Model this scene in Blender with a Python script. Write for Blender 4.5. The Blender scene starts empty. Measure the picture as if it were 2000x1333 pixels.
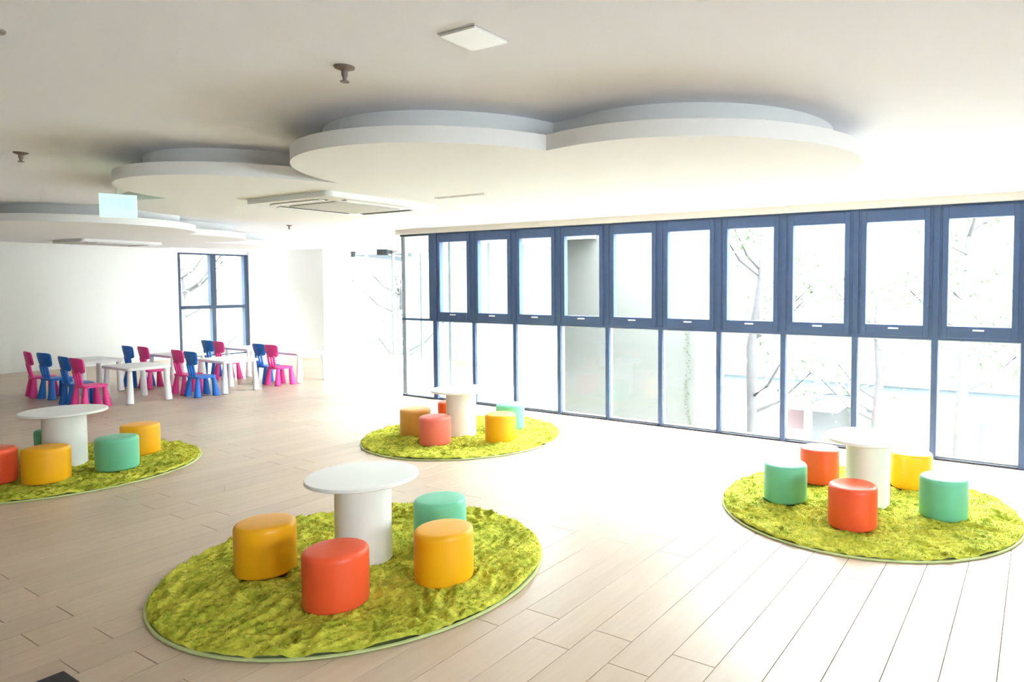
import bpy, bmesh, math, random
from mathutils import Vector, Matrix, noise
import numpy as np
random.seed(7)
sc = bpy.context.scene
C = sc.collection
# ------------------------------------------------------------------ camera
YAW, PITCH, FOC, CX, CY, CAM_H = math.radians(30.75), math.radians(-2.57), 1325.0, 1245.0, 618.0, 1.57
cam_d = bpy.data.cameras.new('camera'); cam = bpy.data.objects.new('camera', cam_d); C.objects.link(cam)
cam.location = (0, 0, CAM_H)
cam.rotation_euler = (math.pi/2 + PITCH, 0, YAW - math.pi/2)
cam_d.sensor_fit = 'HORIZONTAL'; cam_d.sensor_width = 36.0
cam_d.lens = FOC/2000*36.0
cam_d.shift_x = (1000-CX)/2000; cam_d.shift_y = (CY-666.5)/2000
cam_d.clip_start = 0.05; cam_d.clip_end = 500
sc.camera = cam
# ------------------------------------------------------------------ sky (bright overcast) and exposure
world = bpy.data.worlds.new('overcast_sky'); sc.world = world; world.use_nodes = True
bg = world.node_tree.nodes['Background']
bg.inputs['Color'].default_value = (0.82, 0.92, 1.0, 1); bg.inputs['Strength'].default_value = 8.0
sc.view_settings.view_transform = 'Standard'; sc.view_settings.look = 'None'
sc.view_settings.gamma = 1.0; sc.view_settings.use_curve_mapping = False
sc.view_settings.exposure = 2.55
sc.cycles.use_denoising = True
sc.cycles.max_bounces = 8; sc.cycles.diffuse_bounces = 5; sc.cycles.transparent_max_bounces = 16
sc.cycles.use_adaptive_sampling = True; sc.cycles.adaptive_threshold = 0.1; sc.cycles.adaptive_min_samples = 16
sc.cycles.sample_clamp_indirect = 10.0
WX = 6.59          # inner face of the long window wall
def portal(name, loc, rot, sx, sy):
    l = bpy.data.lights.new(name, 'AREA'); l.shape = 'RECTANGLE'; l.size = sx; l.size_y = sy
    l.cycles.is_portal = True
    o = bpy.data.objects.new(name, l); C.objects.link(o); o.location = loc; o.rotation_euler = rot
portal('sky_portal', (6.75, 3.6, 1.15), (0, math.pi/2, 0), 2.4, 8.5)   # faces -x
portal('sky_portal.001', (8.4, 7.75, 1.15), (math.pi/2, 0, 0), 3.7, 2.4)
portal('sky_portal.002', (10.4, 12.42, 1.15), (0, math.pi/2, 0), 2.4, 3.7)
portal('sky_portal.004', (0.9, -4.25, 1.5), (math.pi/2, 0, 0), 3.0, 1.0)  # portal for the added fill window behind the camera
portal('sky_portal.003', (8.25, 16.05, 1.15), (-math.pi/2, 0, 0), 1.6, 2.4)
# ------------------------------------------------------------------ materials
def mat(name, col, rough=0.5, spec=0.5, bump=0.0, bscale=60.0, var=0.0, vscale=4.0, emit=None, estr=0.0, coat=0.0, sheen=0.0):
    m = bpy.data.materials.new(name); m.use_nodes = True
    nt = m.node_tree; b = nt.nodes['Principled BSDF']
    b.inputs['Base Color'].default_value = (*col, 1); b.inputs['Roughness'].default_value = rough
    b.inputs['Specular IOR Level'].default_value = spec
    if coat: b.inputs['Coat Weight'].default_value = coat
    if sheen: b.inputs['Sheen Weight'].default_value = sheen
    tc = nt.nodes.new('ShaderNodeTexCoord')
    if var > 0:
        n = nt.nodes.new('ShaderNodeTexNoise'); n.inputs['Scale'].default_value = vscale; n.inputs['Detail'].default_value = 4
        nt.links.new(tc.outputs['Object'], n.inputs['Vector'])
        mx = nt.nodes.new('ShaderNodeMix'); mx.data_type = 'RGBA'
        mx.inputs[6].default_value = tuple(max(0, c*(1-var)) for c in col)+(1,)
        mx.inputs[7].default_value = tuple(min(1, c*(1+var)) for c in col)+(1,)
        nt.links.new(n.outputs['Fac'], mx.inputs[0]); nt.links.new(mx.outputs[2], b.inputs['Base Color'])
    if bump > 0:
        n2 = nt.nodes.new('ShaderNodeTexNoise'); n2.inputs['Scale'].default_value = bscale; n2.inputs['Detail'].default_value = 3
        nt.links.new(tc.outputs['Object'], n2.inputs['Vector'])
        bp = nt.nodes.new('ShaderNodeBump'); bp.inputs['Strength'].default_value = bump; bp.inputs['Distance'].default_value = 0.01
        nt.links.new(n2.outputs['Fac'], bp.inputs['Height']); nt.links.new(bp.outputs['Normal'], b.inputs['Normal'])
    if emit:
        b.inputs['Emission Color'].default_value = (*emit, 1); b.inputs['Emission Strength'].default_value = estr
    return m
def glass_mat(name, tint=(0.96, 0.985, 0.98)):
    m = bpy.data.materials.new(name); m.use_nodes = True; nt = m.node_tree; nt.nodes.clear()
    out = nt.nodes.new('ShaderNodeOutputMaterial'); mx = nt.nodes.new('ShaderNodeMixShader')
    tr = nt.nodes.new('ShaderNodeBsdfTransparent'); tr.inputs['Color'].default_value = (*tint, 1)
    gl = nt.nodes.new('ShaderNodeBsdfGlossy'); gl.inputs['Roughness'].default_value = 0.02
    lw = nt.nodes.new('ShaderNodeLayerWeight'); lw.inputs['Blend'].default_value = 0.5
    pw = nt.nodes.new('ShaderNodeMath'); pw.operation = 'POWER'; pw.inputs[1].default_value = 5.0; nt.links.new(lw.outputs['Facing'], pw.inputs[0])
    fr = nt.nodes.new('ShaderNodeMath'); fr.operation = 'MULTIPLY_ADD'; fr.inputs[1].default_value = 0.45; fr.inputs[2].default_value = 0.02; nt.links.new(pw.outputs[0], fr.inputs[0])
    nt.links.new(fr.outputs[0], mx.inputs[0]); nt.links.new(tr.outputs[0], mx.inputs[1]); nt.links.new(gl.outputs[0], mx.inputs[2])
    nt.links.new(mx.outputs[0], out.inputs['Surface'])
    return m
def plank_mat():
    m = bpy.data.materials.new('wood_look_tile'); m.use_nodes = True; nt = m.node_tree; b = nt.nodes['Principled BSDF']
    geo = nt.nodes.new('ShaderNodeNewGeometry'); oi = nt.nodes.new('ShaderNodeObjectInfo')
    mp = nt.nodes.new('ShaderNodeMapping'); mp.inputs['Scale'].default_value = (2.2, 26, 26)
    add = nt.nodes.new('ShaderNodeMath'); add.operation = 'ADD'
    nt.links.new(geo.outputs['Random Per Island'], add.inputs[0]); nt.links.new(oi.outputs['Random'], add.inputs[1])
    fr = nt.nodes.new('ShaderNodeMath'); fr.operation = 'FRACT'; nt.links.new(add.outputs[0], fr.inputs[0])
    off = nt.nodes.new('ShaderNodeVectorMath'); off.operation = 'ADD'
    cmb = nt.nodes.new('ShaderNodeCombineXYZ'); sc_ = nt.nodes.new('ShaderNodeMath'); sc_.operation = 'MULTIPLY'; sc_.inputs[1].default_value = 37
    nt.links.new(fr.outputs[0], sc_.inputs[0]); nt.links.new(sc_.outputs[0], cmb.inputs['X']); nt.links.new(sc_.outputs[0], cmb.inputs['Z'])
    nt.links.new(geo.outputs['Position'], off.inputs[0]); nt.links.new(cmb.outputs[0], off.inputs[1]); nt.links.new(off.outputs[0], mp.inputs['Vector'])
    n = nt.nodes.new('ShaderNodeTexNoise'); n.inputs['Scale'].default_value = 1.0; n.inputs['Detail'].default_value = 5; n.inputs['Roughness'].default_value = 0.6
    nt.links.new(mp.outputs[0], n.inputs['Vector'])
    r = nt.nodes.new('ShaderNodeValToRGB'); e = r.color_ramp.elements
    e[0].position = 0.25; e[0].color = (0.50, 0.368, 0.262, 1); e[1].position = 0.75; e[1].color = (0.56, 0.422, 0.308, 1)
    nt.links.new(n.outputs['Fac'], r.inputs[0])
    hs = nt.nodes.new('ShaderNodeHueSaturation'); mr = nt.nodes.new('ShaderNodeMapRange')
    mr.inputs['To Min'].default_value = 0.95; mr.inputs['To Max'].default_value = 1.05
    nt.links.new(fr.outputs[0], mr.inputs['Value']); nt.links.new(mr.outputs[0], hs.inputs['Value']); nt.links.new(r.outputs[0], hs.inputs['Color'])
    nt.links.new(hs.outputs[0], b.inputs['Base Color'])
    b.inputs['Roughness'].default_value = 0.38; b.inputs['Specular IOR Level'].default_value = 0.6
    bp = nt.nodes.new('ShaderNodeBump'); bp.inputs['Strength'].default_value = 0.12; bp.inputs['Distance'].default_value = 0.003
    nt.links.new(n.outputs['Fac'], bp.inputs['Height']); nt.links.new(bp.outputs[0], b.inputs['Normal'])
    return m
def rug_mat():
    m = bpy.data.materials.new('lime_shag'); m.use_nodes = True; nt = m.node_tree; b = nt.nodes['Principled BSDF']
    geo = nt.nodes.new('ShaderNodeNewGeometry'); n = nt.nodes.new('ShaderNodeTexNoise'); n.inputs['Scale'].default_value = 38; n.inputs['Detail'].default_value = 3
    tc = nt.nodes.new('ShaderNodeTexCoord'); nt.links.new(tc.outputs['Object'], n.inputs['Vector'])
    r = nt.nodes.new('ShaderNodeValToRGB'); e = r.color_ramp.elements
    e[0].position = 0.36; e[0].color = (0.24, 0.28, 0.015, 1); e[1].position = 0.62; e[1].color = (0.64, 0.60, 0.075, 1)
    n3 = nt.nodes.new('ShaderNodeTexNoise'); n3.inputs['Scale'].default_value = 7; n3.inputs['Detail'].default_value = 4; nt.links.new(tc.outputs['Object'], n3.inputs['Vector'])  # olive and yellow patches put crumple highlights into the pile colour
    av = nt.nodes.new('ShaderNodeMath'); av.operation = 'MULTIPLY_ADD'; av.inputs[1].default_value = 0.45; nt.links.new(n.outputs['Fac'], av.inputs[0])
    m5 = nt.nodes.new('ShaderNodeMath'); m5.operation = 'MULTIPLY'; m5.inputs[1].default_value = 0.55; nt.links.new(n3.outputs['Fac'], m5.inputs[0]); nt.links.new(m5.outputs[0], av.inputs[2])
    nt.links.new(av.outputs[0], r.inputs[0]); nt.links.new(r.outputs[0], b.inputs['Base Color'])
    b.inputs['Roughness'].default_value = 0.9; b.inputs['Specular IOR Level'].default_value = 0.15
    return m
M = dict(
    plank=plank_mat(), grout=mat('grout', (0.26, 0.20, 0.16), 0.9, var=0.1),
    ceil=mat('ceiling_paint', (0.85, 0.85, 0.90), 0.9, 0.2, bump=0.04, bscale=90, var=0.012, vscale=1.5),
    cloud=mat('cloud_paint', (0.86, 0.855, 0.86), 0.85, 0.2, bump=0.03, bscale=90),
    wall=mat('wall_paint', (0.82, 0.81, 0.78), 0.85, 0.25, bump=0.05, bscale=80, var=0.012, vscale=1.2),
    strip=mat('cream_trim', (0.80, 0.745, 0.69), 0.7, 0.3, var=0.02),
    frame=mat('slate_blue_aluminium', (0.070, 0.115, 0.238), 0.45, 0.4, var=0.12, vscale=9, bump=0.02, bscale=200),
    frame_dark=mat('dark_aluminium', (0.035, 0.04, 0.06), 0.45, 0.4, var=0.1),
    glass=glass_mat('window_glass'),
    handle=mat('pale_metal', (0.75, 0.75, 0.78), 0.35, 0.6, var=0.03),
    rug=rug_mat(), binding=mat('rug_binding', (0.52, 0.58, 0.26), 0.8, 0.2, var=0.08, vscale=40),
    white=mat('white_laminate', (0.86, 0.86, 0.86), 0.30, 0.5, var=0.01), white_p=mat('white_pedestal', (0.82, 0.81, 0.80), 0.45, 0.4, var=0.015),
    plastic_white=mat('white_plastic', (0.86, 0.85, 0.84), 0.4, 0.45, var=0.01),
    yellow=mat('yellow_vinyl', (0.92, 0.43, 0.008), 0.40, 0.42, bump=0.05, bscale=300, var=0.05, vscale=12),
    tan=mat('orange_tan_vinyl', (0.78, 0.36, 0.08), 0.40, 0.42, bump=0.05, bscale=300, var=0.05, vscale=12),
    coral=mat('coral_red_vinyl', (0.86, 0.10, 0.032), 0.40, 0.42, bump=0.05, bscale=300, var=0.05, vscale=12),
    pinkcoral=mat('coral_pink_vinyl', (0.80, 0.16, 0.115), 0.40, 0.42, bump=0.05, bscale=300, var=0.05, vscale=12),
    mint=mat('mint_green_vinyl', (0.16, 0.53, 0.34), 0.40, 0.42, bump=0.05, bscale=300, var=0.05, vscale=12),
    blue=mat('blue_plastic', (0.018, 0.16, 0.60), 0.4, 0.45, var=0.05, vscale=10), pink=mat('pink_plastic', (0.86, 0.055, 0.29), 0.4, 0.45, var=0.05, vscale=10),
    steel=mat('dull_brass', (0.16, 0.12, 0.10), 0.4, 0.5, var=0.1), slot=mat('vent_dark', (0.06, 0.055, 0.055), 0.7, var=0.1),
    acgrey=mat('vent_grey', (0.55, 0.54, 0.52), 0.6, var=0.03), black=mat('black_case', (0.012, 0.010, 0.014), 0.5, 0.4, bump=0.05, bscale=120, var=0.2),
    exit=mat('exit_green_glow', (0.25, 0.7, 0.45), 0.4, emit=(0.52, 1.0, 0.68), estr=0.185, var=0.03), exit_mark=mat('exit_mark', (0.25, 0.7, 0.45), 0.4, emit=(0.44, 0.95, 0.60), estr=0.175, var=0.02),
    bark=mat('bark', (0.062, 0.055, 0.053), 0.9, 0.2, bump=0.1, bscale=25, var=0.25, vscale=8), leaf=mat('leaves', (0.075, 0.105, 0.05), 0.7, 0.3, var=0.3, vscale=6),
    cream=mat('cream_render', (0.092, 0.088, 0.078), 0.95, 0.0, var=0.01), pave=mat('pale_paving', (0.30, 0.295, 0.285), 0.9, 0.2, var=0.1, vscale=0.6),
    shopwhite=mat('shop_white', (0.7, 0.7, 0.7), 0.8, 0.2, var=0.03), shopgrey=mat('shop_shutter', (0.07, 0.068, 0.066), 0.7, var=0.1), shopblue=mat('shop_blue', (0.035, 0.045, 0.075), 0.6, var=0.05),
    paleblue=mat('pale_blue_fascia', (0.055, 0.07, 0.075), 0.7, var=0.05), shopred=mat('shop_red', (0.12, 0.07, 0.07), 0.6, var=0.05), roofgrey=mat('roof_grey', (0.05, 0.05, 0.052), 0.8, var=0.1),
    hill=mat('wooded_slope', (0.11, 0.12, 0.09), 0.95, 0.1, var=0.45, vscale=0.35),
    palepost=mat('pale_post', (0.42, 0.46, 0.47), 0.5, var=0.03),
    vine=mat('dark_vine_leaf', (0.045, 0.05, 0.03), 0.8, 0.1, var=0.2),
    frame_slate=mat('dark_slate_aluminium', (0.035, 0.055, 0.10), 0.45, 0.4, var=0.1),
    canopy=mat('blue_steel', (0.10, 0.16, 0.24), 0.5, var=0.1),
)
# ------------------------------------------------------------------ helpers
def link_mesh(name, verts, faces, m, parent=None, smooth=False, loc=None):
    me = bpy.data.meshes.new(name); me.from_pydata([tuple(v) for v in verts], [], faces); me.validate(); me.update()
    if smooth:
        for p in me.polygons: p.use_smooth = True
    if m: me.materials.append(M[m] if isinstance(m, str) else m)
    o = bpy.data.objects.new(name, me); C.objects.link(o)
    if parent: o.parent = parent
    if loc: o.location = loc
    return o
def bm_obj(name, bm, m, parent=None, smooth=False, loc=None, angle=None):
    bmesh.ops.recalc_face_normals(bm, faces=bm.faces)
    me = bpy.data.meshes.new(name); bm.to_mesh(me); bm.free()
    if smooth:
        for p in me.polygons: p.use_smooth = True
        if angle:
            me.set_sharp_from_angle(angle=math.radians(angle))
    me.materials.append(M[m] if isinstance(m, str) else m)
    o = bpy.data.objects.new(name, me); C.objects.link(o)
    if parent: o.parent = parent
    if loc: o.location = loc
    return o
def add_box(bm, x0, x1, y0, y1, z0, z1):
    v = [bm.verts.new(p) for p in ((x0,y0,z0),(x1,y0,z0),(x1,y1,z0),(x0,y1,z0),(x0,y0,z1),(x1,y0,z1),(x1,y1,z1),(x0,y1,z1))]
    for f in ((0,3,2,1),(4,5,6,7),(0,1,5,4),(1,2,6,5),(2,3,7,6),(3,0,4,7)): bm.faces.new([v[i] for i in f])
def box(name, b, m, parent=None, bev=0.0, loc=None):
    bm = bmesh.new(); add_box(bm, *b)
    if bev: bmesh.ops.bevel(bm, geom=bm.edges[:], offset=bev, segments=2, profile=0.6, affect='EDGES')
    return bm_obj(name, bm, m, parent, loc=loc)
def add_lathe(bm, prof, n=40, cx=0, cy=0):
    rings = []
    for r, z in prof:
        if r < 1e-6: rings.append([bm.verts.new((cx, cy, z))])
        else: rings.append([bm.verts.new((cx+r*math.cos(2*math.pi*i/n), cy+r*math.sin(2*math.pi*i/n), z)) for i in range(n)])
    for a, b in zip(rings, rings[1:]):
        for i in range(n):
            j = (i+1) % n
            if len(a) == 1 and len(b) == 1: continue
            if len(a) == 1: bm.faces.new((a[0], b[i], b[j]))
            elif len(b) == 1: bm.faces.new((a[i], a[j], b[0]))
            else: bm.faces.new((a[i], a[j], b[j], b[i]))
    return rings
def lathe(name, prof, m, parent=None, n=40, loc=None, angle=40):
    bm = bmesh.new(); add_lathe(bm, prof, n)
    return bm_obj(name, bm, m, parent, smooth=True, loc=loc, angle=angle)
def add_tube(bm, pts, rads, n=8, caps=True):
    rings = []
    for i, p in enumerate(pts):
        p = Vector(p); d = (Vector(pts[min(i+1, len(pts)-1)]) - Vector(pts[max(i-1, 0)])).normalized()
        a = d.orthogonal().normalized() if abs(d.z) < 0.99 else Vector((1,0,0)); a = (a - d*a.dot(d)).normalized(); b = d.cross(a)
        rings.append([bm.verts.new(p + rads[i]*(a*math.cos(2*math.pi*k/n) + b*math.sin(2*math.pi*k/n))) for k in range(n)])
    for a, b in zip(rings, rings[1:]):
        for k in range(n):
            j = (k+1) % n; bm.faces.new((a[k], a[j], b[j], b[k]))
    if caps: bm.faces.new(rings[0][::-1]); bm.faces.new(rings[-1])
def tube(name, pts, rads, m, parent=None, n=8):
    bm = bmesh.new(); add_tube(bm, pts, rads, n); return bm_obj(name, bm, m, parent, smooth=True, angle=50)
def prism(name, outline, z0, z1, m, parent=None, bev=0.0, angle=30, loc=None):
    bm = bmesh.new(); n = len(outline)
    a = [bm.verts.new((x, y, z0)) for x, y in outline]; b = [bm.verts.new((x, y, z1)) for x, y in outline]
    bm.faces.new(a[::-1]); bm.faces.new(b)
    for i in range(n): bm.faces.new((a[i], a[(i+1)%n], b[(i+1)%n], b[i]))
    if bev:
        es = [e for e in bm.edges if abs(e.verts[0].co.z - e.verts[1].co.z) < 1e-6]
        bmesh.ops.bevel(bm, geom=es, offset=bev, segments=2, profile=0.6, affect='EDGES')
    return bm_obj(name, bm, m, parent, smooth=True, angle=angle, loc=loc)
def rrect(w, d, r, n=6):
    o = []
    for cx, cy, a0 in ((w/2-r, d/2-r, 0), (-w/2+r, d/2-r, 90), (-w/2+r, -d/2+r, 180), (w/2-r, -d/2+r, 270)):
        for k in range(n+1):
            a = math.radians(a0 + 90*k/n); o.append((cx+r*math.cos(a), cy+r*math.sin(a)))
    return o
def thing(name, label, cat, loc=(0,0,0), rz=0, group=None):
    o = bpy.data.objects.new(name, None); C.objects.link(o); o.empty_display_size = 0.1
    o.location = loc; o.rotation_euler = (0, 0, rz); o['label'] = label; o['category'] = cat
    if group: o['group'] = group
    return o
def tag(o, label, cat, group=None):
    o['label'] = label; o['category'] = cat
    if group: o['group'] = group
    return o
def structure(o, label=None):
    o['kind'] = 'structure'
    if label: o['label'] = label
    return o
def sempty(name, label=None, loc=(0,0,0)):
    o = bpy.data.objects.new(name, None); C.objects.link(o); o.location = loc; return structure(o, label)
def copy_tree(o, parent=None):
    c = o.copy(); C.objects.link(c); c.parent = parent
    for ch in [x for x in o.children]: copy_tree(ch, c)
    return c
def project(p):
    fx, fy = math.cos(YAW), math.sin(YAW)
    f = Vector((fx*math.cos(PITCH), fy*math.cos(PITCH), math.sin(PITCH))); r = Vector((fy, -fx, 0)); u = r.cross(f)
    v = Vector(p) - Vector((0, 0, CAM_H)); d = v.dot(f)
    return (CX + FOC*v.dot(r)/d, CY - FOC*v.dot(u)/d, d) if d > 0.05 else None
# ------------------------------------------------------------------ floor: planks 0.2 x 1.158, every second row shifted
CEIL = 2.355
XA, XB, YA, YB = -3.0, 10.2, -4.0, 15.93
bm = bmesh.new(); add_box(bm, XA, WX+0.12, YA, YB+0.3, -0.15, -0.006); add_box(bm, WX+0.12, XB+0.12, 7.78, YB+0.3, -0.15, -0.006)
floor = structure(bm_obj('floor', bm, 'grout'), 'beige wood-look plank tile floor')
RUGS = [(2.44, 3.25), (4.92, 1.05), (5.10, 5.14), (2.42, 7.16)]
def in_rug(x, y): return any((x-a)**2+(y-b)**2 < 0.97 for a, b in RUGS)
planks = []
k = math.floor((YA-0.117)/0.2)
while 0.117 + 0.2*k < YB:
    y0, y1 = max(0.117+0.2*k, YA), min(0.117+0.2*(k+1), YB)
    x_lim = WX-0.01 if (y0+y1)/2 < 7.8 else XB
    s = (3.465 if k % 2 == 0 else 3.66)
    n = math.floor((XA-s)/1.158)
    while s + 1.158*n < x_lim:
        x0, x1 = max(s+1.158*n, XA), min(s+1.158*(n+1), x_lim)
        if x1-x0 > 0.02 and y1-y0 > 0.02:
            full = abs(x1-x0-1.158) < 1e-6 and abs(y1-y0-0.2) < 1e-6
            area = 0
            q = [project((x, y, 0)) for x, y in ((x0,y0),(x1,y0),(x1,y1),(x0,y1))]
            if all(q):
                vis = sum(1 for a in range(7) for b in range(3) if (lambda t: t and -5 < t[0] < 2005 and -5 < t[1] < 1338)(project((x0+(x1-x0)*a/6, y0+(y1-y0)*b/2, 0))) and not in_rug(x0+(x1-x0)*a/6, y0+(y1-y0)*b/2))/21
                area = vis*abs(sum(q[i][0]*q[(i+1)%4][1]-q[(i+1)%4][0]*q[i][1] for i in range(4)))/2
            planks.append((area, x0, x1, y0, y1, full))
        n += 1
    k += 1
planks.sort(key=lambda p: -p[0])
def plank_geo(x0, x1, y0, y1):
    g, b = 0.0013, 0.0012
    x0 += g; x1 -= g; y0 += g; y1 -= g
    v = [(x0,y0,-0.008),(x1,y0,-0.008),(x1,y1,-0.008),(x0,y1,-0.008),(x0,y0,-b),(x1,y0,-b),(x1,y1,-b),(x0,y1,-b),(x0+b,y0+b,0),(x1-b,y0+b,0),(x1-b,y1-b,0),(x0+b,y1-b,0)]
    f = [(0,1,5,4),(1,2,6,5),(2,3,7,6),(3,0,4,7),(4,5,9,8),(5,6,10,9),(6,7,11,10),(7,4,8,11),(8,9,10,11)]
    return v, f
pv, pf = plank_geo(0, 1.158, 0, 0.2)
pm = bpy.data.meshes.new('plank'); pm.from_pydata(pv, [], pf); pm.materials.append(M['plank'])
for a, x0, x1, y0, y1, full in planks[:300]:
    if full: o = bpy.data.objects.new('plank', pm); C.objects.link(o); o.location = (x0, y0, 0); o.parent = floor
    else:
        v, f = plank_geo(0, x1-x0, 0, y1-y0); o = link_mesh('plank', v, f, 'plank', floor, loc=(x0, y0, 0))
V, Fc = [], []
for a, x0, x1, y0, y1, full in planks[300:]:
    v, f = plank_geo(x0, x1, y0, y1); n0 = len(V); V += v; Fc += [tuple(i+n0 for i in q) for q in f]
far_planks = link_mesh('distant_planks', V, Fc, 'plank', floor); far_planks['kind'] = 'stuff'
# ------------------------------------------------------------------ shell
bm = bmesh.new(); add_box(bm, XA-0.2, WX+0.22, YA-0.2, YB+0.3, CEIL, CEIL+0.25); add_box(bm, WX+0.22, XB+0.22, 7.78, YB+0.3, CEIL, CEIL+0.25)
structure(bm_obj('ceiling', bm, 'ceil'), 'flat off-white painted ceiling')
structure(box('wall_left', (XA-0.2, XA, YA, YB, 0, CEIL), 'wall'), 'plain white wall on the window-less side')
bm = bmesh.new(); add_box(bm, XA, -0.6, YA-0.2, YA, 0, CEIL); add_box(bm, 2.4, WX, YA-0.2, YA, 0, CEIL); add_box(bm, -0.6, 2.4, YA-0.2, YA, 0, 1.0); add_box(bm, -0.6, 2.4, YA-0.2, YA, 2.0, CEIL)
structure(bm_obj('wall_back', bm, 'wall'), 'white wall with an added window opening behind the viewer')
e = sempty('window_20', 'wide window added behind the viewer for fill light', (-0.6, YA-0.12, 0))  # window added behind the camera to brighten faces turned towards it
box('window_frame', (0, 3, 0, 0.06, 1.0, 1.04), 'frame', e); box('window_frame', (0, 3, 0, 0.06, 1.96, 2.0), 'frame', e)
for i in range(4): box('mullion', (i*0.983, i*0.983+0.05, 0, 0.06, 1.04, 1.96), 'frame', e)
for i in range(3): box('pane', (i*0.983+0.05, i*0.983+0.983, 0.026, 0.034, 1.04, 1.96), 'glass', e)
bm = bmesh.new(); add_box(bm, XA, 7.34, 15.93-0.06, 16.15, 0, CEIL); add_box(bm, 7.34, 7.49, 15.93, 16.15, 0, CEIL)
add_box(bm, 7.49, 9.0, 15.93, 16.15, 2.285, CEIL); add_box(bm, 9.66, 10.2, 15.93, 16.15, 0, CEIL)
structure(bm_obj('wall_far', bm, 'wall'), 'pale grey far wall behind the pink and blue chairs')
structure(box('wall_end', (10.2, 10.4, 14.27, 16.15, 0, CEIL), 'wall'), 'white wall behind the pier')
structure(box('wall_right', (8.98, 9.66, 13.1, 16.15, 0, CEIL), 'wall'), 'white wall pier right of the far four-pane window')
PITCH_Y, Y0 = 0.703, 0.11
def yk(k): return Y0 + PITCH_Y*k
structure(box('trim_1', (WX-0.07, WX+0.12, yk(-1)-0.028, 7.86, 2.288, CEIL), 'strip'), 'narrow cream strip above the long row of windows')
# ------------------------------------------------------------------ long window wall
T0, T1, GL0, GL1, HT = 1.083, 1.165, 1.207, 2.160, 2.288
def ring(bm, x0, x1, ya, yb, za, zb, w, wz=None):
    wz = wz or w
    add_box(bm, x0, x1, ya, ya+w, za, zb); add_box(bm, x0, x1, yb-w, yb, za, zb)
    add_box(bm, x0, x1, ya+w, yb-w, za, za+wz); add_box(bm, x0, x1, ya+w, yb-w, zb-wz, zb)
ordw = ['tenth','ninth','eighth','seventh','sixth','fifth','fourth','third','second','first']
def bay(num, k, label):
    e = sempty('window_%d' % num, label, (WX, yk(k), 0)); L = PITCH_Y
    bm = bmesh.new(); ring(bm, 0.0, 0.085, 0.028, L-0.028, T0+0.03, HT, 0.030); bm_obj('outer_frame', bm, 'frame', e)
    bm = bmesh.new(); ring(bm, -0.022, 0.045, 0.052, L-0.052, T1-0.060, HT-0.020, 0.0485, 0.107)
    bmesh.ops.bevel(bm, geom=[x for x in bm.edges], offset=0.003, segments=1, affect='EDGES')
    sash = bm_obj('sash', bm, 'frame', e)
    box('pane', (0.008, 0.016, 0.0995, L-0.0995, GL0-0.01, GL1+0.01), 'glass', sash)
    h = box('handle', (-0.045, -0.022, L/2-0.045, L/2+0.045, GL0-0.034, GL0-0.020), 'handle', sash, bev=0.004)
    box('transom', (-0.006, 0.085, 0, L, T0, T0+0.0305), 'frame', e)
    box('mullion', (-0.004, 0.085, -0.026, 0.026, 0.0, T0), 'frame', e, bev=0.003)
    box('mullion', (-0.004, 0.085, -0.027, 0.027, T0+0.0305, HT), 'frame', e, bev=0.003)
    box('sill', (-0.012, 0.085, 0.026, L-0.026, 0.0, 0.018), 'frame_dark', e)
    bm = bmesh.new(); ring(bm, 0.02, 0.06, 0.026, L-0.026, 0.024, T0, 0.010); bm_obj('glazing_bead', bm, 'handle', e)
    box('pane', (0.034, 0.042, 0.03, L-0.03, 0.022, T0-0.002), 'glass', e)
    return e
for k in range(10):
    bay(10-k, k, 'dark blue framed window bay, %s from the glass corner: casement over a tall fixed pane' % ordw[k])
bay(11, -1, 'dark blue framed window bay next to the rightmost visible one')
structure(box('wall_front', (WX, WX+0.2, YA-0.2, yk(-1)-0.028, 0, CEIL), 'wall'), 'plain white wall beside the window row')
e = sempty('window_16', 'frameless glass corner panel at the end of the window row', (WX, yk(10), 0)); L = 7.82-yk(10)
box('post', (-0.012, 0.085, -0.03, 0.05, 0.0, T0), 'frame', e, bev=0.003)
box('post', (-0.012, 0.085, -0.03, 0.12, T0, HT), 'frame', e, bev=0.003)
box('transom', (-0.006, 0.03, 0.12, L, T0, T0+0.03), 'frame', e)
box('sill', (-0.012, 0.05, 0.05, L, 0, 0.018), 'frame_dark', e)
box('head', (-0.02, 0.05, 0.12, L, HT-0.025, HT), 'frame_dark', e)
box('pane', (0.006, 0.016, 0.05, L-0.006, 0.016, T0), 'glass', e); box('pane', (0.006, 0.016, 0.12, L-0.006, T0+0.03, HT-0.025), 'glass', e)
box('corner_joint', (0.0, 0.016, L-0.007, L-0.001, 0.016, HT-0.02), 'frame_dark', e)
# return glazing running outward from the corner, and the far glazed side
def glazed(num, label, axis, fixed, a0, a1, n, posts_m='palepost', top=2.288):
    e = sempty('window_%d' % num, label)
    def bx(name, u0, u1, v0, v1, z0, z1, m):
        b = (v0, v1, u0, u1, z0, z1) if axis == 'y' else (u0, u1, v0, v1, z0, z1)
        return box(name, b, m, e)
    f = fixed
    bx('sill', a0, a1, f, f+0.06, 0, 0.02, 'handle'); bx('head', a0, a1, f, f+0.06, top, CEIL, 'strip')
    for i in range(n+1):
        u = a0 + (a1-a0)*i/n; bx('post', u-0.025, u+0.025, f+0.002, f+0.058, 0.02, top, posts_m)
        if i < n: bx('pane', u+0.025, a0+(a1-a0)*(i+1)/n-0.025, f+0.026, f+0.034, 0.02, top, 'glass')
    return e
glazed(17, 'glass return wall running outward behind the corner panel', 'x', 7.83, WX+0.10, 10.17, 4)
glazed(18, 'bright glazed wall with pale posts at the far side', 'y', 10.2, 10.60, 14.24, 4)
structure(box('wall_side', (10.2, 10.4, 7.9, 10.57, 0, CEIL), 'wall'), 'white side wall beyond the glass corner')
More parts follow.
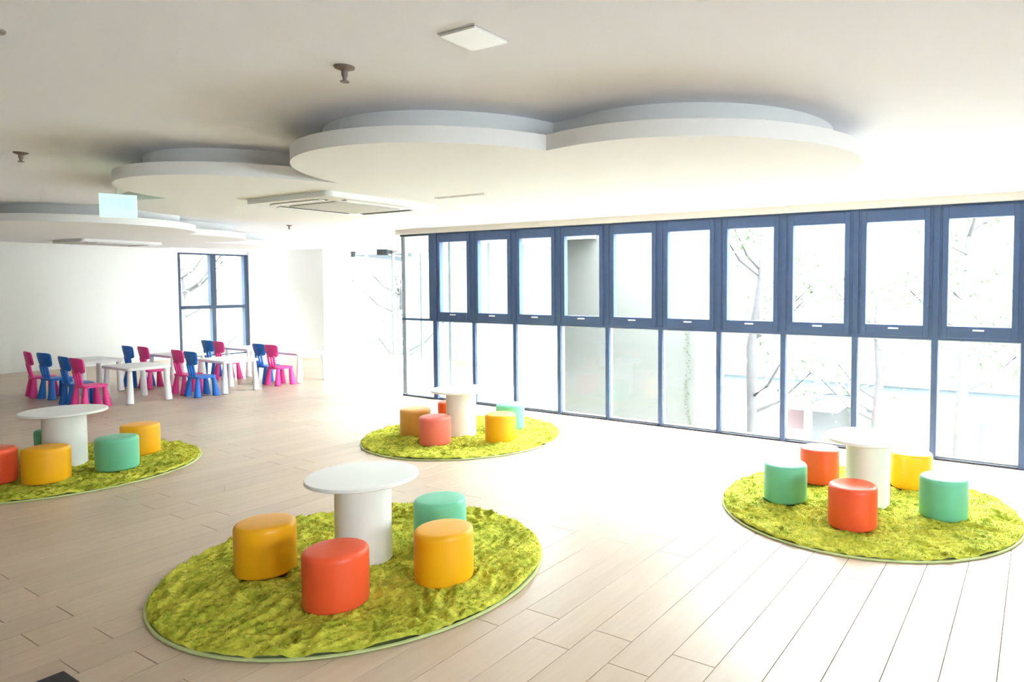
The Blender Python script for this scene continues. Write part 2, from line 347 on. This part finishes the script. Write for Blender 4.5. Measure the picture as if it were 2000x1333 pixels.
# far four-pane window
e = sempty('window_19', 'four-pane dark blue window in the far wall', (7.49, 15.93, 0))
def bxe(name, b, m): return box(name, b, m, e)
W_ = 1.49
bxe('stile', (0, 0.05, 0, 0.1, 0, 2.285), 'frame_slate'); bxe('stile', (W_-0.09, W_, -0.02, 0.1, 0, 2.285), 'frame_slate')
bxe('head_rail', (0.05, W_-0.09, 0, 0.1, 2.25, 2.285), 'frame_slate'); bxe('sill', (0.05, W_-0.09, 0, 0.1, 0, 0.03), 'frame_slate')
bxe('cross_rail', (0.05, W_-0.09, -0.02, 0.1, 1.06, 1.135), 'frame_slate'); bxe('mullion', (0.655, 0.775, -0.02, 0.1, 1.135, 2.25), 'frame_slate'); bxe('mullion', (0.675, 0.755, -0.02, 0.1, 0.03, 1.06), 'frame_slate')
for b in ((0.05, 0.655, 0.05, 0.058, 1.135, 2.25), (0.775, W_-0.09, 0.05, 0.058, 1.135, 2.25), (0.05, 0.675, 0.05, 0.058, 0.03, 1.06), (0.755, W_-0.09, 0.05, 0.058, 0.03, 1.06)): bxe('pane', b, 'glass')
# ------------------------------------------------------------------ ceiling clouds
def union_outline(circles, c, n=480, inset=0.0):
    o = []
    for i in range(n):
        a = 2*math.pi*i/n; d = (math.cos(a), math.sin(a)); best = 0
        for x, y, r in circles:
            r -= inset; px, py = x-c[0], y-c[1]; b = px*d[0]+py*d[1]; q = b*b-(px*px+py*py-r*r)
            if q > 0: best = max(best, b+math.sqrt(q))
        o.append((c[0]+best*d[0], c[1]+best*d[1]))
    return o
Z0, Z1 = 2.18, 2.252
def cloud(label, circles, c):
    t = thing('ceiling_cloud', label, 'ceiling panel', (c[0], c[1], Z0), group='cloud-shaped ceiling panels')
    sh = lambda o: [(x-c[0], y-c[1]) for x, y in o]
    prism('lower_tier', sh(union_outline(circles, c)), 0, Z1-Z0, 'cloud', t, bev=0.004)
    prism('upper_tier', sh(union_outline(circles, c, inset=0.15)), Z1-Z0, CEIL-Z0, 'cloud', t)
    return t
cloud('large white two-tier cloud-shaped ceiling panel holding the air conditioner, above the nearest round table',
      [(3.31,1.65,0.90),(2.77,2.75,0.87),(2.66,4.47,0.82),(3.24,5.6,0.88),(3.5,4.4,0.65),(3.55,2.95,0.80)], (3.08,3.4))
cloud('distant white cloud-shaped ceiling panel at the left, over the children\'s chairs',
      [(3.30,8.7,0.9),(4.40,9.55,0.85),(5.68,10.95,0.88),(3.6,10.6,1.2),(4.7,11.2,1.2),(2.75,9.7,0.9)], (4.1,10.1))
# ------------------------------------------------------------------ ceiling fittings
def aircon(loc, label, s=0.94):
    t = thing('air_conditioner', label, 'air conditioner', loc, group='ceiling air conditioners')
    prism('casing', rrect(s, s, 0.04), -0.035, 0.0, 'plastic_white', t, bev=0.006)
    prism('grille', rrect(s*0.58, s*0.58, 0.02), -0.043, -0.035, 'acgrey', t)
    for i in range(4):
        a = math.pi/2*i; o = box('air_slot', (-s*0.30, s*0.30, s*0.36, s*0.405, -0.0375, -0.034), 'slot', t); o.rotation_euler = (0, 0, a)
        o = box('louvre', (-s*0.30, s*0.30, s*0.385, s*0.43, -0.044, -0.038), 'plastic_white', t); o.rotation_euler = (0, 0, a)
    return t
aircon((3.21, 4.40, Z0), 'white square ceiling air conditioner with dark slots under the large cloud panel')
aircon((4.35, 11.1, Z0), 'small distant ceiling air conditioner with dark slots under the far cloud panel')
t = thing('panel_light', 'small square white ceiling light panel near the top of the picture', 'light', (1.607, 1.556, CEIL))
prism('light_frame', rrect(0.158, 0.158, 0.003), -0.004, 0, 'acgrey', t); prism('diffuser', rrect(0.149, 0.149, 0.003), -0.010, -0.004, 'white', t)
def sprinkler(x, y, label, z=CEIL):
    t = thing('sprinkler', label, 'sprinkler', (x, y, z), group='ceiling sprinklers')
    lathe('flange', [(0.0, 0), (0.036, 0), (0.034, -0.006), (0.014, -0.014), (0.0, -0.014)], 'steel', t, 20)
    lathe('stem', [(0.0, -0.013), (0.011, -0.013), (0.011, -0.03), (0.007, -0.04), (0.007, -0.052), (0.0, -0.052)], 'steel', t, 12)
    lathe('deflector', [(0.0, -0.052), (0.016, -0.052), (0.016, -0.055), (0.0, -0.055)], 'steel', t, 14)
sprinkler(1.585, 2.165, 'dark pendant sprinkler left of the square ceiling light')
sprinkler(1.61, 5.185, 'dark pendant sprinkler at the left edge above the green exit sign')
sprinkler(0.805, 2.785, 'sprinkler cut by the top left edge of the picture')
sprinkler(5.28, 8.39, 'tiny sprinkler below the air conditioner on the far ceiling')
sprinkler(7.2, 14.2, 'tiny sprinkler above the far four-pane window')
t = thing('downlight', 'small flush downlight beside the air conditioner', 'light', (4.08, 4.83, CEIL))
lathe('light_rim', [(0, 0), (0.075, 0), (0.075, -0.008), (0.06, -0.010), (0, -0.010)], 'acgrey', t, 24)
t = thing('ceiling_diffuser', 'thin slot diffuser on the cloud panel right of the air conditioner', 'vent', (3.37, 3.40, Z0))
box('diffuser_frame', (-0.02, 0.02, -0.23, 0.23, -0.006, 0), 'plastic_white', t); box('diffuser_slot', (-0.006, 0.006, -0.22, 0.22, -0.0075, -0.0055), 'acgrey', t)
# exit sign, hanging from the ceiling and facing the viewer
ex = Vector((2.17, 5.37)); ang = math.atan2(-ex.y, -ex.x)
t = thing('exit_sign', 'glowing pale green hanging exit sign', 'exit sign', (ex.x, ex.y, CEIL), ang)
tube('stem', [(0, 0, 0), (0, 0, -0.172)], [0.005, 0.005], 'plastic_white', t, 10)
p = box('sign_panel', (-0.012, 0.026, -0.102, 0.102, -0.325, -0.170), 'exit', t, bev=0.004)
for (a, b, c_, d) in ((-0.08,-0.068,-0.25,-0.20),(-0.05,-0.026,-0.25,-0.20),(-0.01,0.014,-0.25,-0.20),(0.034,0.074,-0.265,-0.192)):
    box('sign_mark', (0.026, 0.0275, a, b, c_, d), 'exit_mark', p)
# ------------------------------------------------------------------ rugs
def rug_h(x, y):
    r = math.hypot(x, y)
    w = noise.noise_vector(Vector((x*2.1, y*2.1, 3.0)))
    a = noise.noise(Vector((x*5+w.x*1.6, y*9+w.y*1.6, 0.5)))
    b = 1-abs(noise.noise(Vector((x*9+w.x*2, y*14+w.y*2, 7.1))))*2
    c = noise.noise(Vector((x*34, y*34, 2.2))); d = noise.noise(Vector((x*70, y*70, 5.2)))
    h = 0.020 + 0.020*a + 0.018*max(b, -0.5) + 0.009*c + 0.003*d
    return max(0.006, h)*min(1, (1.0-r)/0.022+0.25)
def make_rug():
    t = bpy.data.objects.new('round_rug', None); C.objects.link(t)
    nr, na = 120, 480; verts = [(0, 0, rug_h(0, 0))]; faces = []
    for i in range(1, nr+1):
        r = 0.992*(i/nr)**0.8
        for j in range(na):
            a = 2*math.pi*j/na; x, y = r*math.cos(a), r*math.sin(a); verts.append((x, y, rug_h(x, y)))
    for j in range(na): faces.append((0, 1+j, 1+(j+1) % na))
    for i in range(nr-1):
        for j in range(na):
            a = 1+i*na+j; b = 1+i*na+(j+1) % na; faces.append((a, a+na, b+na, b))
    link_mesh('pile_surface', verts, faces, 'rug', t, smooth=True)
    lathe('edge_binding', [(0.0, 0.001), (1.0, 0.001), (1.005, 0.006), (1.003, 0.012), (0.992, 0.014), (0.985, 0.006), (0.0, 0.004)], 'binding', t, 160)
    N = 12000; rnd = random.Random(4); v = []; f = []
    for i in range(N):
        r = 0.985*math.sqrt(rnd.random()); a = rnd.random()*2*math.pi; x, y = r*math.cos(a), r*math.sin(a)
        w = noise.noise_vector(Vector((x*4.5, y*4.5, 1.3))); w2 = noise.noise_vector(Vector((x*22, y*22, 9.0)))
        lx, ly = 0.016*w.x+0.014*w2.x+0.005*rnd.uniform(-1, 1), 0.016*w.y+0.014*w2.y+0.005*rnd.uniform(-1, 1)
        z = rug_h(x, y)-0.003; th = rnd.random()*math.pi; wx, wy = 0.0035*math.cos(th), 0.0035*math.sin(th); hh = rnd.uniform(0.005, 0.011)
        n0 = len(v); v += [(x-wx, y-wy, z), (x+wx, y+wy, z), (x+lx*0.5+wx*0.8, y+ly*0.5+wy*0.8, z+hh*0.7), (x+lx*0.5-wx*0.8, y+ly*0.5-wy*0.8, z+hh*0.7), (x+lx, y+ly, z+hh)]
        f += [(n0, n0+1, n0+2, n0+3), (n0+3, n0+2, n0+4)]
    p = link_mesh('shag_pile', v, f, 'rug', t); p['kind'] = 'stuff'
    return t
rug0 = make_rug()
rug_labels = ['round lime green shag rug nearest the viewer, under a white round table', 'round lime green shag rug at right, nearest the window corner of the picture',
              'round lime green shag rug in the middle, beside the glass corner', 'round lime green shag rug cut by the left edge']
rugs = [rug0 if i == 0 else copy_tree(rug0) for i in range(4)]
for i, (t, (x, y)) in enumerate(zip(rugs, RUGS)):
    t.location = (x, y, 0); t.rotation_euler = (0, 0, [0.3, 1.45, 2.4, 4.0][i]); tag(t, rug_labels[i], 'rug', 'round lime shag rugs')
# ------------------------------------------------------------------ round tables
def make_round_table():
    t = bpy.data.objects.new('round_table', None); C.objects.link(t)
    lathe('table_top', [(0, 0.460), (0.294, 0.460), (0.300, 0.464), (0.300, 0.479), (0.296, 0.483), (0, 0.483)], 'white', t, 72)
    lathe('pedestal', [(0, 0.0), (0.150, 0.0), (0.150, 0.460), (0, 0.460)], 'white_p', t, 56)
    return t
rt0 = make_round_table()
RT = [(2.455, 3.262), (4.93, 1.03), (5.055, 5.13), (2.44, 7.155)]
rt_l = ['white round pedestal table nearest the viewer', 'white round pedestal table on the right-hand rug', 'white round pedestal table on the middle rug by the glass corner', 'white round pedestal table at the left edge, in front of the pink chair']
for i, (x, y) in enumerate(RT):
    t = rt0 if i == 0 else copy_tree(rt0)
    t.location = (x, y, 0.026); tag(t, rt_l[i], 'table', 'white round pedestal tables')
# ------------------------------------------------------------------ stools
def make_stool(m):
    t = bpy.data.objects.new('drum_stool', None); C.objects.link(t); R_, H_ = 0.152, 0.272
    lathe('drum_body', [(0, 0.004), (R_-0.014, 0.004), (R_-0.004, 0.010), (R_-0.001, 0.022), (R_, H_*0.5), (R_, H_-0.030)], m, t, 48, angle=60)
    lathe('seat_pad', [(R_, H_-0.030), (R_-0.0006, H_-0.022), (R_-0.003, H_-0.013), (R_-0.008, H_-0.006), (R_-0.015, H_-0.0015), (R_-0.026, H_+0.001), (0.06, H_+0.003), (0, H_+0.0035)], m, t, 48, angle=70)
    lathe('foot_ring', [(0, 0), (R_-0.018, 0), (R_-0.018, 0.005), (0, 0.005)], 'black', t, 32)
    return t
protos = {}
ST = [  # x, y, colour, label
 (2.075,3.575,'yellow','yellow drum stool at the left of the nearest round table'), (2.033,2.914,'coral','coral red drum stool in front of the nearest round table'),
 (2.501,2.674,'yellow','yellow drum stool at the right of the nearest round table'), (2.845,3.07,'mint','mint green drum stool behind the yellow one at the nearest table'),
 (4.694,1.552,'mint','mint green drum stool leftmost on the right-hand rug'), (5.288,1.472,'coral','coral drum stool behind, between the mint stool and the right-hand table'),
 (4.401,1.011,'coral','coral red drum stool in front of the right-hand table'), (5.501,0.826,'yellow','yellow drum stool behind the right-hand table'),
 (4.898,0.531,'mint','mint green drum stool at the far right of the picture'),
 (4.823,5.55,'tan','orange tan drum stool leftmost on the middle rug'), (4.638,5.062,'pinkcoral','coral pink drum stool in front of the middle table'),
 (5.06,4.595,'yellow','yellow drum stool at the right of the middle table'), (5.55,4.901,'mint','pale mint drum stool behind the yellow one on the middle rug'),
 (5.335,5.55,'coral','coral drum stool mostly hidden behind the middle table pedestal'),
 (2.168,6.718,'yellow','yellow drum stool in front of the table at the left edge'), (2.628,6.675,'mint','mint green drum stool in front on the left rug'),
 (2.983,7.103,'yellow','yellow drum stool behind the mint one on the left rug'), (1.93,7.02,'coral','dark red drum stool cut by the left edge of the picture'),
 (2.502,7.517,'mint','mint stool mostly hidden behind the pedestal at the left edge'),
]
for x, y, c, l in ST:
    if c not in protos: t = protos[c] = make_stool(c)
    else: t = copy_tree(protos[c])
    t.location = (x, y, 0.028); t.rotation_euler = (0, 0, random.random()*6); tag(t, l, 'stool', 'coloured drum stools')
# ------------------------------------------------------------------ children's tables
def make_kids_table():
    t = bpy.data.objects.new('childrens_table', None); C.objects.link(t)
    prism('table_top', rrect(0.54, 0.77, 0.05), 0.445, 0.480, 'plastic_white', t, bev=0.008)
    for sx in (-1, 1):
        for sy in (-1, 1):
            bm = bmesh.new(); add_tube(bm, [(sx*0.232, sy*0.352, 0), (sx*0.230, sy*0.348, 0.02), (sx*0.215, sy*0.33, 0.447)], [0.044, 0.045, 0.026], 16)
            bm_obj('leg', bm, 'plastic_white', t, smooth=True, angle=50)
    return t
kt0 = make_kids_table()
KT = [(4.455,10.66,'white children\'s table in the front row, left, beside the nearest pink chair'), (5.57,10.48,'white children\'s table in the front row, middle, in front of the far window'), (6.80,10.60,'white children\'s table in the front row, rightmost, against the white pier'),
      (4.49,12.14,'white children\'s table in the back row, left, near the far wall'), (5.57,11.95,'white children\'s table in the back row, middle'), (6.80,12.05,'white children\'s table in the back row, rightmost')]
for i, (x, y, l) in enumerate(KT):
    t = kt0 if i == 0 else copy_tree(kt0); t.location = (x, y, 0); tag(t, l, 'table', 'white children\'s tables')
# ------------------------------------------------------------------ children's chairs (front faces +x)
def make_chair(m):
    t = bpy.data.objects.new('childrens_chair', None); C.objects.link(t)
    prism('seat', rrect(0.28, 0.31, 0.05), 0.262, 0.292, m, t, bev=0.008)
    for sx in (-1, 1):
        for sy in (-1, 1):
            bm = bmesh.new(); add_tube(bm, [(sx*0.128, sy*0.135, 0), (sx*0.126, sy*0.133, 0.015), (sx*0.105, sy*0.112, 0.265)], [0.046, 0.047, 0.024], 14)
            bm_obj('leg', bm, m, t, smooth=True, angle=50)
    for sy in (-0.075, 0, 0.075):
        bm = bmesh.new(); add_tube(bm, [(-0.115, sy*0.8, 0.285), (-0.135, sy, 0.38), (-0.150, sy, 0.475)], [0.019, 0.0155, 0.017], 10)
        bm_obj('spindle', bm, m, t, smooth=True, angle=50)
    # curved back panel, wider at the top
    bm = bmesh.new(); nu, nv = 13, 9; grid = []
    for side in (0, 1):
        g = []
        for j in range(nv):
            v = j/(nv-1); row = []
            for i in range(nu):
                u = -1+2*i/(nu-1); w = 0.135+0.042*v**0.8
                e_ = 1.0
                z = 0.450+0.200*v
                # rounded corners
                cu = abs(u); z = 0.55+(z-0.55)*(1-0.16*cu**5); yv = u*w*(1-0.10*abs(2*v-1)**5)
                x = -0.150-0.030*v+0.035*u*u + (0.016 if side else -0.016)*(1-0.5*max(cu**6, abs(2*v-1)**6))
                row.append(bm.verts.new((x, yv, z)))
            g.append(row)
        grid.append(g)
    for s, g in enumerate(grid):
        for j in range(nv-1):
            for i in range(nu-1): bm.faces.new((g[j][i], g[j][i+1], g[j+1][i+1], g[j+1][i]))
    a, b = grid
    for i in range(nu-1):
        bm.faces.new((a[0][i], a[0][i+1], b[0][i+1], b[0][i])); bm.faces.new((a[-1][i], a[-1][i+1], b[-1][i+1], b[-1][i]))
    for j in range(nv-1):
        bm.faces.new((a[j][0], a[j+1][0], b[j+1][0], b[j][0])); bm.faces.new((a[j][-1], a[j+1][-1], b[j+1][-1], b[j][-1]))
    bm_obj('backrest', bm, m, t, smooth=True, angle=50)
    return t
CH = [('pink',3.93,12.20,'pink child\'s chair farthest left, in the back row'), ('blue',3.96,11.80,'blue child\'s chair second from the left, in the back row'),
      ('blue',3.90,10.95,'blue child\'s chair half hidden behind the nearest pink chair'), ('pink',3.89,10.56,'pink child\'s chair nearest the viewer, at the left front table'),
      ('blue',5.08,12.08,'blue child\'s chair seen over the left front table'), ('pink',5.13,11.70,'pink child\'s chair seen over the left front table'),
      ('pink',5.13,10.69,'pink child\'s chair beside the blue one at the middle front table'), ('blue',5.10,10.27,'blue child\'s chair nearest the viewer, at the middle front table'),
      ('blue',6.27,12.14,'blue child\'s chair in front of the far window, left'), ('pink',6.25,11.745,'pink child\'s chair in front of the far window, right'),
      ('blue',6.34,10.74,'blue child\'s chair right of the far window, at the rightmost front table'), ('pink',6.32,10.37,'pink child\'s chair rightmost, at the rightmost front table')]
cp = {}
for c, x, y, l in CH:
    if c not in cp: t = cp[c] = make_chair(c)
    else: t = copy_tree(cp[c])
    t.location = (x, y, 0); t.rotation_euler = (0, 0, {0: -0.14, 1: 0.10}.get([q[3] for q in CH].index(l), random.uniform(-0.05, 0.05))); tag(t, l, 'chair', 'pink and blue children\'s chairs')
# ------------------------------------------------------------------ black box cut by the lower left corner
t = thing('black_box', 'black box cut by the bottom left edge of the picture', 'box', (0.55, 2.16, 0))
box('body', (-0.25, 0.25, -0.26, 0.26, 0, 0.435), 'black', t, bev=0.006); box('lid', (-0.253, 0.253, -0.263, 0.263, 0.435, 0.45), 'black', t, bev=0.004)
# ------------------------------------------------------------------ outside
GZ = -6.0
structure(box('ground_outside', (-40, 120, -80, 120, GZ-0.3, GZ), 'pave'), 'pale paved ground outside')
# wooded slope beyond the street, raised and wrapped around to block low sky light
v, f = [], []; na, nz = 220, 26
for i in range(na+1):
    a = math.radians(-75 + 250*i/na)
    for j in range(nz+1):
        s_ = j/nz; q = Vector((math.cos(a)*6, math.sin(a)*6, s_*5)); b = noise.noise(q)*2.2 + noise.noise(q*3.1)*1.1 + noise.noise(q*7.3)*0.6
        r = 46 + 22*s_ + b*1.6; v.append((5+r*math.cos(a), 5+r*math.sin(a), GZ + 29*s_**0.9 + b*(0.2 + s_)))
for i in range(na):
    for j in range(nz):
        a = i*(nz+1)+j; f.append((a, a+nz+1, a+nz+2, a+1))
structure(link_mesh('hillside', v, f, 'hill', smooth=True), 'hazy wooded hillside beyond the street, raised to block low sky')
def tree(label, base, top, r, seed, leaves, crown, spread=1.6):
    rnd = random.Random(seed); b, tp = Vector(base), Vector(top)
    t = thing('street_tree', label, 'tree', base, group='trees outside the windows')
    d = tp-b; bm = bmesh.new()
    pts = [d*s + Vector((rnd.uniform(-.08, .08), rnd.uniform(-.08, .08), 0))*(1 if 0 < s < 1 else 0) for s in (0, .25, .5, .7, .85, 1)]
    add_tube(bm, pts, [r*1.3, r*1.05, r*0.95, r*0.8, r*0.55, r*0.25], 10); bm_obj('trunk', bm, 'bark', t, smooth=True, angle=60)
    tips = [pts[-1]]
    for i in range(9):
        s = rnd.uniform(0.52, 0.95); p = d*s; a = rnd.uniform(0, 6.28); ln = rnd.uniform(0.6, 1.0)*spread*(1.2-s*0.5)
        q = p+Vector((math.cos(a)*ln*0.5, math.sin(a)*ln*0.5, ln*0.25)); q2 = p+Vector((math.cos(a)*ln, math.sin(a)*ln, ln*0.75))
        bm = bmesh.new(); add_tube(bm, [p, q, q2], [r*0.35, r*0.25, r*0.1], 7); bm_obj('branch', bm, 'bark', t, smooth=True, angle=60); tips += [q2, (q+q2)/2]
    v, f = [], []
    for i in range(leaves):
        c = rnd.choice(tips)+Vector((rnd.gauss(0, crown), rnd.gauss(0, crown), rnd.gauss(0, crown*0.6)))
        u = Vector((rnd.uniform(-1, 1), rnd.uniform(-1, 1), rnd.uniform(-1, 1))).normalized()*0.07; w = u.orthogonal().normalized()*0.035
        n0 = len(v); v += [c-u, c+w, c+u, c-w]; f.append((n0, n0+1, n0+2, n0+3))
    o = link_mesh('foliage', v, f, 'leaf', t); o['kind'] = 'stuff'
    return t
tree('slim street tree seen through the lower panes left of the right-hand table', (12.85, 5.30, GZ), (13.4, 4.95, 3.0), 0.125, 3, 900, 0.35)
tree('slim street tree seen through the pane behind the right-hand yellow stool', (15.2, 1.35, GZ), (15.55, 1.30, 3.2), 0.135, 5, 900, 0.4)
tree('leafy tree outside the window third from the right', (17.0, 3.4, GZ), (17.1, 3.4, 1.6), 0.12, 9, 700, 0.5)
tree('tree outside behind the far glazed wall', (17.4, 20.4, GZ), (17.2, 20.6, 3.0), 0.16, 11, 1600, 0.7, 2.2)
tree('tree outside behind the far four-pane window', (10.5, 22.5, GZ), (10.6, 22.4, 2.4), 0.16, 13, 1500, 0.7, 2.0)
# cream exterior wall outside the middle bays
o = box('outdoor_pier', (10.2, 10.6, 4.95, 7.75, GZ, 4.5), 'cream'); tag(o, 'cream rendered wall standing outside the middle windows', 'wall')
# creeper dots hanging by it
t = thing('hanging_vine', 'thin string of dark leaves hanging outside beside the cream wall', 'plant', (10.15, 5.06, 0.85))
rnd = random.Random(2); v, f = [], []
for i in range(38):
    z = -0.05*i+0.02; s = rnd.uniform(0.014, 0.028); y = 0.02*math.sin(i*0.35)+rnd.uniform(-.045, .045); n0 = len(v)
    v += [(0, y-s, z), (0.01, y, z+s), (0, y+s, z+s*0.3), (0.004, y, z-s)]; f.append((n0, n0+1, n0+2, n0+3))
link_mesh('vine_leaves', v, f, 'vine', t)
tube('vine_stem', [(0.012, 0.0, 0.05), (0.012, 0.03, -1.0), (0.012, -0.02, -1.9)], [0.002, 0.002, 0.002], 'bark', t, 5)
# shop row across the street
t = thing('shop_building', 'low pale shop building across the street seen through the lower panes', 'building', (24, 6, GZ))
def sb(name, b, m): return box(name, b, m, t)
sb('wall', (0.4, 6, -14, 8, 0, 4.2), 'shopwhite'); sb('roof', (-0.2, 6.2, -14.2, 8.2, 4.2, 4.5), 'roofgrey'); sb('fascia', (0.0, 0.4, -14, 4.6, 3.75, 4.2), 'paleblue')
sb('awning', (-1.2, 0.4, -0.2, 4.6, 3.3, 3.42), 'shopwhite'); sb('red_panel', (0.3, 0.42, 1.2, 2.0, 2.3, 3.2), 'shopred')
sb('shutter', (0.3, 0.42, -0.4, 1.1, 1.6, 3.25), 'shopgrey'); sb('shutter', (0.3, 0.42, -2.6, -0.6, 1.6, 3.15), 'shopgrey'); sb('shutter', (0.3, 0.42, -5.6, -3.2, 1.6, 3.1), 'shopgrey')
for y in (1.15, -0.5, -2.9, -4.6, -5.8): sb('column', (-0.1, 0.3, y-0.09, y+0.09, 0, 3.75), 'shopwhite')
bm = bmesh.new(); add_tube(bm, [(0.1, 0.02+1.0*math.cos(math.pi*i/16), 3.2+0.5*math.sin(math.pi*i/16)) for i in range(17)], [0.07]*17, 8); bm_obj('blue_arch', bm, 'shopblue', t, smooth=True)
structure(box('overhang', (WX+0.14, 10.15, 6.9, 7.76, 2.42, 2.60), 'cloud'), 'concrete overhang outside the glass corner')
# steel beams outside the far glazing, plus an added shading roof
t = thing('outdoor_canopy', 'dark steel canopy beams outside the far glazed wall', 'canopy', (0, 0, 0))
def P(px, py, z):
    fx, fy = math.cos(YAW), math.sin(YAW)
    f = Vector((fx*math.cos(PITCH), fy*math.cos(PITCH), math.sin(PITCH))); r = Vector((fy, -fx, 0)); u = r.cross(f)
    d = f+r*((px-CX)/FOC)-u*((py-CY)/FOC); return Vector((0, 0, CAM_H))+d*((z-CAM_H)/d.z)

for (a, b) in (((684, 494), (787, 507)), ((749, 490), (800, 497))):
    p0, p1 = P(*a, 2.33), P(*b, 2.33); d = (p1-p0).normalized(); n = Vector((-d.y, d.x, 0))*0.05
    bm = bmesh.new(); add_box(bm, 0, (p1-p0).length, -0.06, 0.06, -0.06, 0.06)
    o = bm_obj('beam', bm, 'frame_dark', t); o.location = p0; o.rotation_euler = (0, 0, math.atan2(d.y, d.x))
    box('beam_end', (-0.10, 0.0, -0.11, 0.11, -0.10, 0.12), 'roofgrey', o)
box('added_shade_roof', (10.45, 14.0, 8.0, 16.2, 2.46, 2.56), 'cloud', t)  # opaque roof added over the beams to cut sky light into the wing
